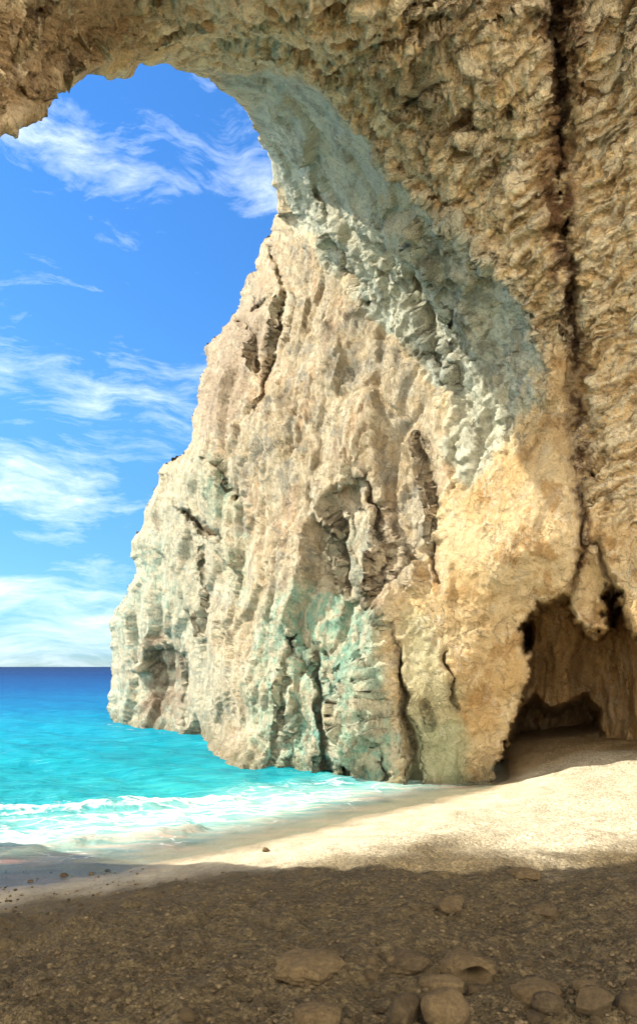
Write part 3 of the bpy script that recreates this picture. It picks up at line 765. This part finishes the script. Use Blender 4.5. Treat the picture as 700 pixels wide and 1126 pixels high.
add_float(beach, 'gravel', np.clip(sstep(.6, 3.0, d), .12, 1))
tag(beach, 'pale sand beach with brown shingle, its colour darkened for the shade under the cave roof', 'beach', kind='structure')

# ----------------------------------------------------------------- sea
rows = np.sort(np.concatenate([F * H / np.linspace(640, 40, 460), F * H / np.geomspace(39.5, .25, 150)]))
ss = np.concatenate([np.linspace(-5, -.66, 30), np.linspace(-.64, .64, 330), np.linspace(.66, 5, 30)])
X, Yg, wf = persp_grid(rows, ss, 2.4)
zb = beach_z(X, Yg, False); dw = -shore_d(X, Yg)
p = np.stack([X, Yg, np.zeros_like(X)], -1).reshape(-1, 3)
r = p[:, 1]
wz = np.zeros(len(p))
for (ang, lam, am, ph) in [(-128, 2.6, .030, 0), (-112, 1.7, .018, 1), (-140, 1.1, .012, 2), (-100, .72, .007, 4), (-125, 5.2, .040, 3)]:
    a = math.radians(ang); kx, ky = math.cos(a) / lam * 2 * math.pi, math.sin(a) / lam * 2 * math.pi
    wob = 1.4 * fbm(p * .35, int(ph) + 230, 3)
    wz += am * np.sin(p[:, 0] * kx + p[:, 1] * ky + ph + wob) * sstep(70 * lam, 12 * lam, r)
dwf = dw.ravel()
wz *= sstep(.1, 4, dwf)
wz += .05 * fbm(p * 1.5, 235, 3) * sstep(0, 2, dwf) * sstep(40, 14, r)
# the little wave folding over at the left, and the swash sheet in front of it
def ridge(line, width, height, rough):
    q = p[:, :2] + .22 * np.stack([fbm(p * .9, 240, 3), fbm(p * .9, 241, 3)], -1)
    dd, near, tt = seg_dist(q, line)
    n = len(line) - 1
    fade = sstep(0, .6, tt) * sstep(n, n - .7, tt)
    front = (q[:, 1] - near[:, 1]) < 0
    w = np.where(front, width * .5, width * 1.5)
    return height * fade * np.exp(-(dd / w) ** 2) * (1 + rough * fbm(p * 2.2, 242, 3))
brk = ridge([(-9, 6.9), (-6.0, 8.1), (-4.9, 8.55), (-4.0, 8.95), (-3.2, 9.3), (-2.2, 9.75), (-1.6, 10.1)], .22, .085, .5)
brk2 = ridge([(-9, 10.2), (-6.2, 11.0), (-4.2, 11.3), (-2.6, 12.0), (-1.0, 12.8)], .5, .10, .8)
swash = sstep(0.0, .5, dwf)
wl = .012 * np.ones(len(p)) * 1.0
Zw = wl + wz + brk + brk2
Vw = np.stack([p[:, 0], p[:, 1], Zw], -1)
sea = mesh_obj('sea', Vw, wf, M_WATER)
def ramp3(x, stops):
    xs = [s_[0] for s_ in stops]; return np.stack([np.interp(x, xs, [s_[1][k] for s_ in stops]) for k in range(3)], -1)
off = dwf + 1.2 * fbm(p * .12, 250, 4)
wc = ramp3(np.log(np.maximum(off, .3)), [(math.log(.3), (.42, .50, .40)), (math.log(1.4), (.20, .42, .36)), (math.log(3.5), (.018, .27, .28)), (math.log(9), (.004, .215, .255)),
                                          (math.log(18), (.003, .20, .28)), (math.log(32), (.002, .115, .23)), (math.log(60), (.002, .06, .17)), (math.log(160), (.001, .026, .10)), (math.log(600), (.001, .014, .06))])
wc = wc + (np.array([.22, .24, .21]) - wc) * np.clip(brk / .07, 0, 1)[:, None] * .45
add_col(sea, 'col', wc)
lft = sstep(5.0, -2.0, p[:, 0])
foam = sstep(-.1, .8, dwf) * sstep(2.2 + 3.6 * lft, .8 + 1.4 * lft, dwf) * (.30 + .20 * lft)
foam = np.maximum(foam, .62 * np.clip(brk2 / .08, 0, 1))
foam = np.maximum(foam, .5 * sstep(.055, .085, brk))
foam = np.where(brk > .03, np.minimum(foam, .30 + .25 * sstep(.05, .09, brk)), foam)
foam = np.where(dwf < .8 + .8 * lft, foam * .55, foam)
rockfoam = sstep(.9, .0, np.abs(np.interp(p[:, 0], [-9.7, -7, -2.5, -2.4, 1.6, 4], [29, 25, 22.5, 17, 14.1, 14.4]) - p[:, 1])) * (p[:, 0] > -9.5) * (p[:, 0] < 3.8) * .30
foam = np.maximum(foam, rockfoam)
add_float(sea, 'foam', foam + .12 * fbm(p * .8, 255, 3) * (foam > .02))
add_float(sea, 'film', np.clip(.10 + sstep(.1, 1.9, dwf) * .90 + brk * 3.5, 0, 1))
add_float(sea, 'far', sstep(20, 200, r))
tag(sea, 'turquoise sea with a small breaking wave and white shore foam', 'sea', kind='structure')

# ----------------------------------------------------------------- stones on the shingle
def ground_at(u, v):
    u = np.atleast_1d(np.asarray(u, float)); v = np.atleast_1d(np.asarray(v, float)); Y = np.full(len(u), 4.0)
    for _ in range(16):
        z = beach_z((u - 350) / F * Y, Y, True); Y = .35 * Y + .65 * (H - z) * F / (v - HV)
    return (u - 350) / F * Y, Y, z

def ico(sub):
    import bmesh
    bm = bmesh.new(); bmesh.ops.create_icosphere(bm, subdivisions=sub, radius=1.0)
    v = np.array([x.co[:] for x in bm.verts]); f = np.array([[w.index for w in q.verts] for q in bm.faces]); bm.free(); return v, f
ICO4, ICO2, ICO1 = ico(5), ico(3), ico(2)

def stone_mesh(seed, size, kind):
    v, f = ICO4; v = v.copy(); off = seed * 13.7
    if kind == 'round':
        v *= (1 + .16 * fbm(v * .9 + off, seed, 2) + .03 * fbm(v * 4 + off, seed + 1, 3))[:, None]
    elif kind == 'angular':
        for k in range(9):
            n = RNG.normal(size=3); n /= np.linalg.norm(n); lim = RNG.uniform(.50, .8)
            dd = v @ n; v = v - n[None] * (np.maximum(dd - lim, 0) * .96)[:, None]
        v *= (1 + .10 * fbm(v * 2 + off, seed, 3) + .035 * fbm(v * 7 + off, seed + 1, 3))[:, None]
    elif kind == 'slab':
        v = np.sign(v) * np.abs(v) ** .72
        v *= (1 + .14 * fbm(v * 1.4 + off, seed, 3) + .03 * fbm(v * 6 + off, seed + 1, 3))[:, None]
    elif kind == 'mound':
        v *= (1 + .28 * fbm(v * 1.3 + off, seed, 3) + .07 * fbm(v * 5 + off, seed + 1, 4))[:, None]
    elif kind == 'hollow':
        for k in range(6):
            n = RNG.normal(size=3); n /= np.linalg.norm(n); lim = RNG.uniform(.65, .9)
            dd = v @ n; v = v - n[None] * (np.maximum(dd - lim, 0) * .8)[:, None]
        c0 = np.array([.12, -.80, .05]); q = (v - c0) / np.array([.52, .8, .48])
        g = np.exp(-((q ** 2).sum(1)) * 1.7)
        v[:, 1] += 1.5 * g
        v *= (1 + .10 * fbm(v * 2.5 + off, seed, 4) + .05 * fbm(v * 7 + off, seed + 1, 3))[:, None]
    v *= (1 + .030 * facet(v * 3.1 + off, seed + 5)[0] + .012 * fbm(v * 14 + off, seed + 6, 3))[:, None]
    return v * np.array(size)[None], f

def stone(name, u, vb, wpx, aspect, deep, kind, label, seed, rot=0, sink=.22, group='large stones on the shingle', mat=None):
    """u, vb: photo column of its middle and row of its foot; wpx: its width in photo pixels"""
    x, y, z = (float(q[0]) for q in ground_at(u, vb))
    w = wpx * .8 / F * y / 2
    hh = w * aspect * 1.0
    v, f = stone_mesh(seed, (w, w * deep, hh), kind)
    o = mesh_obj(name, v, f, mat or M_STONE)
    y2 = y + w * deep * .6
    z2 = float(beach_z(np.array([x * y2 / y]), np.array([y2]))[0])
    o.location = (x, y2, z2 + hh * (1 - 2 * sink)); o.rotation_euler = (0, 0, math.radians(rot))
    tag(o, label, 'stone' if 'stone' in name else 'rock', group)
    return o

G1 = 'large stones on the shingle'
stone('rock', 496, 1010, 52, .52, .9, 'angular', 'angular brown rock alone in the middle of the shaded beach', 1, 5)
stone('rock', 340, 1076, 92, .42, .9, 'mound', 'broad low sandy boulder left of the hollowed rock', 2, 10, .3)
stone('rock', 518, 1082, 76, .62, .9, 'hollow', 'dark rock hollowed out by a black cavity among the brown pebbles', 3, 0, .2)
stone('rock', 452, 1068, 60, .42, .8, 'mound', 'rough brown rock close against the left side of the hollowed rock', 4, 15, .25)
stone('beach_stone', 432, 1061, 17, .8, .9, 'round', 'small pale round stone left of the hollowed rock', 5, 0, .2)
stone('beach_stone', 488, 1092, 56, .42, .6, 'slab', 'flat elongated stone just below the hollowed rock', 6, -6, .25)
stone('beach_stone', 350, 1131, 64, .55, .7, 'slab', 'flat topped stone at the bottom edge below the sandy boulder', 7, 4, .2)
stone('beach_stone', 447, 1132, 62, .85, .9, 'angular', 'peaked stone in the front row beside the smooth boulder', 8, 20, .15)
stone('beach_stone', 491, 1140, 66, .9, .9, 'round', 'smooth rounded boulder in the front row under the flat stone', 9, 0, .12)
stone('beach_stone', 593, 1106, 66, .45, .7, 'slab', 'long flat stone in the front row with pebbles behind', 10, 10, .22)
stone('beach_stone', 605, 1122, 44, .62, .8, 'round', 'egg shaped stone in front of the long flat stone', 11, -10, .2)
stone('beach_stone', 657, 1120, 62, .66, .8, 'angular', 'blocky brown boulder at the bottom right, larger of the pair', 12, -15, .18)
stone('beach_stone', 700, 1118, 46, .8, .9, 'round', 'rounded boulder cut by the right edge of the view', 13, 0, .2)
stone('beach_stone', 646, 1094, 34, .5, .8, 'round', 'dull flat stone behind the blocky boulder', 14, 0, .22)
stone('rock', 578, 964, 46, .34, .8, 'mound', 'low brown hump of rock near the sunlit sand', 15, 0, .3)
stone('rock', 600, 1008, 46, .34, .8, 'mound', 'half buried hump of rock right of the lone angular rock', 16, 0, .32)
stone('beach_stone', 292, 937, 13, .6, .9, 'angular', 'small dark stone on the edge between sunlight and shade', 17, 0, .2)
stone('beach_stone', 70, 965, 12, .6, .9, 'angular', 'dark stone at the edge of the swash, largest there', 18, 0, .2)
stone('beach_stone', 100, 962, 7, .6, .9, 'round', 'dark stone at the edge of the swash, middle of the line', 19, 0, .2)
stone('beach_stone', 118, 959, 8, .6, .9, 'round', 'dark stone at the edge of the swash where the water thins out', 20, 0, .2)
stone('beach_stone', 33, 971, 8, .6, .9, 'round', 'leftmost small dark stone at the edge of the swash', 21, 0, .2)

# smaller loose stones: six shapes, copied
protos = []
for k in range(6):
    v, f = stone_mesh(40 + k, (1, RNG.uniform(.7, .95), RNG.uniform(.5, .75)), ['round', 'slab', 'angular'][k % 3])
    protos.append(mesh_obj('loose_stone', v, f, M_STONE).data)
for o in list(bpy.data.objects):
    if o.name.startswith('loose_stone'): bpy.data.objects.remove(o)
r_ = random.Random(3)
pv = [985 + 150 * r_.random() ** .6 for _ in range(150)]
pu = [r_.uniform(5, 695) if r_.random() < .35 else r_.uniform(380, 700) for _ in range(150)]
gx, gy, gz = ground_at(pu, pv)
for placed in range(150):
    v, x, y, z = pv[placed], float(gx[placed]), float(gy[placed]), float(gz[placed])
    s = r_.choice([.016, .02, .02, .026, .03, .038, .05 if v > 1060 else .03]) * r_.uniform(.8, 1.2)
    o = bpy.data.objects.new('loose_stone', protos[placed % 6]); C.objects.link(o)
    o.location = (x, y, z + s * .28); o.scale = (s, s, s); o.rotation_euler = (r_.uniform(-.3, .3), r_.uniform(-.3, .3), r_.uniform(0, 6.28))
    tag(o, 'small loose stone scattered among the brown shingle', 'stone', 'small loose stones in the shingle')

# pebbles: one uncountable mass
def pebbles(n):
    vs, fs = [], []; base = 0
    v0, f0 = ICO1
    tt = RNG.random(n) ** .75
    vv = 955 + 185 * tt; uu = RNG.uniform(-30, 730, n)
    Y = (H - .62) * F / (vv - HV); X = (uu - 350) / F * Y
    for _ in range(8):
        z = beach_z(X, Y); Y = (H - z) * F / (vv - HV); X = (uu - 350) / F * Y
    den = fbm(np.stack([X * 1.1, Y * 1.1, 0 * X], -1), 214, 3)
    keep = RNG.random(n) < sstep(-.35, .25, den + .15)
    X, Y, z = X[keep], Y[keep], z[keep]; n = len(X)
    s = .005 + .017 * RNG.random(n) ** 3
    rot = RNG.uniform(0, 6.28, n); ax = RNG.uniform(.65, 1.1, (n, 3)); ax[:, 2] *= .65
    V = v0[None] * ax[:, None] * (1 + .22 * RNG.normal(size=(n, len(v0), 1)).clip(-1, 1) * .5)
    c, s_ = np.cos(rot)[:, None], np.sin(rot)[:, None]
    x = V[..., 0] * c - V[..., 1] * s_; y = V[..., 0] * s_ + V[..., 1] * c
    V = np.stack([x, y, V[..., 2]], -1) * s[:, None, None] + np.stack([X, Y, z + s * .45], -1)[:, None]
    Fa = f0[None] + (np.arange(n) * len(v0))[:, None, None]
    return V.reshape(-1, 3), Fa.reshape(-1, 3)
pv_, pf_ = pebbles(11000)
peb = mesh_obj('pebbles', pv_, pf_, M_PEBBLE)
tag(peb, 'brown pebbles strewn over the shaded beach', 'pebbles', kind='stuff')

# ----------------------------------------------------------------- sun, sky, camera
SUN_EL = math.radians(45); sdx, sdy = -1.0, .05
L = math.hypot(sdx, sdy); sd3 = np.array([sdx / L * math.cos(SUN_EL), sdy / L * math.cos(SUN_EL), math.sin(SUN_EL)])
sl = bpy.data.lights.new('sun', 'SUN'); sl.energy = 2.0; sl.angle = math.radians(.53); sl.color = (1, .95, .86)
so = bpy.data.objects.new('sun', sl); C.objects.link(so)
from mathutils import Vector
so.rotation_euler = Vector(tuple(sd3)).to_track_quat('Z', 'Y').to_euler()

W = bpy.data.worlds.new('World'); scene.world = W; t = NT(W)
sky = t.n('ShaderNodeTexSky', sky_type='NISHITA', sun_disc=False, sun_elevation=SUN_EL, sun_rotation=math.atan2(sdx, sdy), altitude=0, air_density=1.0, dust_density=.0, ozone_density=2.0)
tc = t.n('ShaderNodeTexCoord').outputs['Generated']
sx = t.n('ShaderNodeSeparateXYZ'); t.l(tc, sx.inputs[0])
hs = t.n('ShaderNodeHueSaturation'); hs.inputs['Saturation'].default_value = 1.2; hs.inputs['Value'].default_value = 1.0; t.l(sky.outputs[0], hs.inputs['Color'])
cb = t.n('ShaderNodeCombineXYZ'); t.l(t.math('ARCTAN2', sx.outputs[0], sx.outputs[1]), cb.inputs[0]); t.l(sx.outputs[2], cb.inputs[1])
cw = t.n('ShaderNodeTexNoise'); cw.inputs['Scale'].default_value = 5; cw.inputs['Detail'].default_value = 4; t.l(cb.outputs[0], cw.inputs['Vector'])
cm = t.n('ShaderNodeVectorMath', operation='MULTIPLY_ADD'); t.l(cw.outputs['Color'], cm.inputs[0]); cm.inputs[1].default_value = (.10, .07, 0); t.l(cb.outputs[0], cm.inputs[2])
c1 = t.noise(t.mapping(cm.outputs[0], scale=(2.6, 8.5, 1), rot=(0, 0, math.radians(-17)), loc=(.4, 2.2, 0)), 1.0, 9, .62, .25)
c2 = t.noise(t.mapping(cm.outputs[0], scale=(5, 26, 1), rot=(0, 0, math.radians(-22)), loc=(1.3, 7.2, 0)), 1.0, 7, .68, .4)
cl = t.math('ADD', t.math('MULTIPLY', c1, .62), t.math('MULTIPLY', c2, .46))
# cirrus comes in decks at different elevations, thickest low over the sea
deck = t.ramp(sx.outputs[2], [(0, .58), (.10, .60), (.135, .47), (.165, .53), (.21, .54), (.29, .575), (.36, .48), (.42, .52), (.48, .45), (.55, .45), (.60, .67), (.66, .55), (.78, .38)])
cl = t.math('ADD', cl, t.math('MULTIPLY', t.math('SUBTRACT', deck, .5), .8))
# unseen white cloud bank behind the viewer, added as fill light for the cave
inland = t.n('ShaderNodeMapRange'); inland.inputs['From Min'].default_value = .25; inland.inputs['From Max'].default_value = -.35; inland.inputs['To Min'].default_value = 0; inland.inputs['To Max'].default_value = .22; t.l(sx.outputs[1], inland.inputs['Value'])
cl = t.math('ADD', cl, inland.outputs[0])
cmask = t.ramp(cl, [(.545, 0), (.62, .30), (.72, .85), (.8, 1)])
skyc = t.mix(1.0, hs.outputs[0], t.ramp(sx.outputs[2], [(0, (.22, .36, .62)), (.12, (.36, .56, .80)), (.35, (.58, .84, 1.02)), (.8, (.58, .88, 1.10))]), 'MULTIPLY')
colr = t.mix(t.math('MULTIPLY', cmask, .88), skyc, t.mix(t.math('MULTIPLY', inland.outputs[0], 4.5), (6.0, 6.6, 7.4), (21.0, 19.6, 17.6)))
bg = t.n('ShaderNodeBackground'); bg.inputs['Strength'].default_value = .05; t.l(colr, bg.inputs['Color'])
o = t.n('ShaderNodeOutputWorld'); t.l(bg.outputs[0], o.inputs[0])

cd = bpy.data.cameras.new('camera'); cd.sensor_fit = 'VERTICAL'; cd.sensor_height = 36; cd.lens = 36 * F / 1126.0
cd.shift_y = (HV - 563.0) / 1126.0; cd.clip_start = .05; cd.clip_end = 20000
co = bpy.data.objects.new('camera', cd); C.objects.link(co); co.location = (0, 0, H); co.rotation_euler = (math.pi / 2, 0, 0)
scene.camera = co

scene.render.engine = 'CYCLES'
scene.cycles.max_bounces = 10; scene.cycles.diffuse_bounces = 7; scene.cycles.transparent_max_bounces = 8
scene.cycles.caustics_reflective = False; scene.cycles.caustics_refractive = False
scene.cycles.sample_clamp_indirect = 6
scene.cycles.use_denoising = True; scene.cycles.use_adaptive_sampling = True; scene.cycles.adaptive_threshold = .02
vs_ = scene.view_settings; vs_.view_transform = 'Standard'; vs_.look = 'None'; vs_.exposure = 2.3; vs_.gamma = 1.0; vs_.use_curve_mapping = False
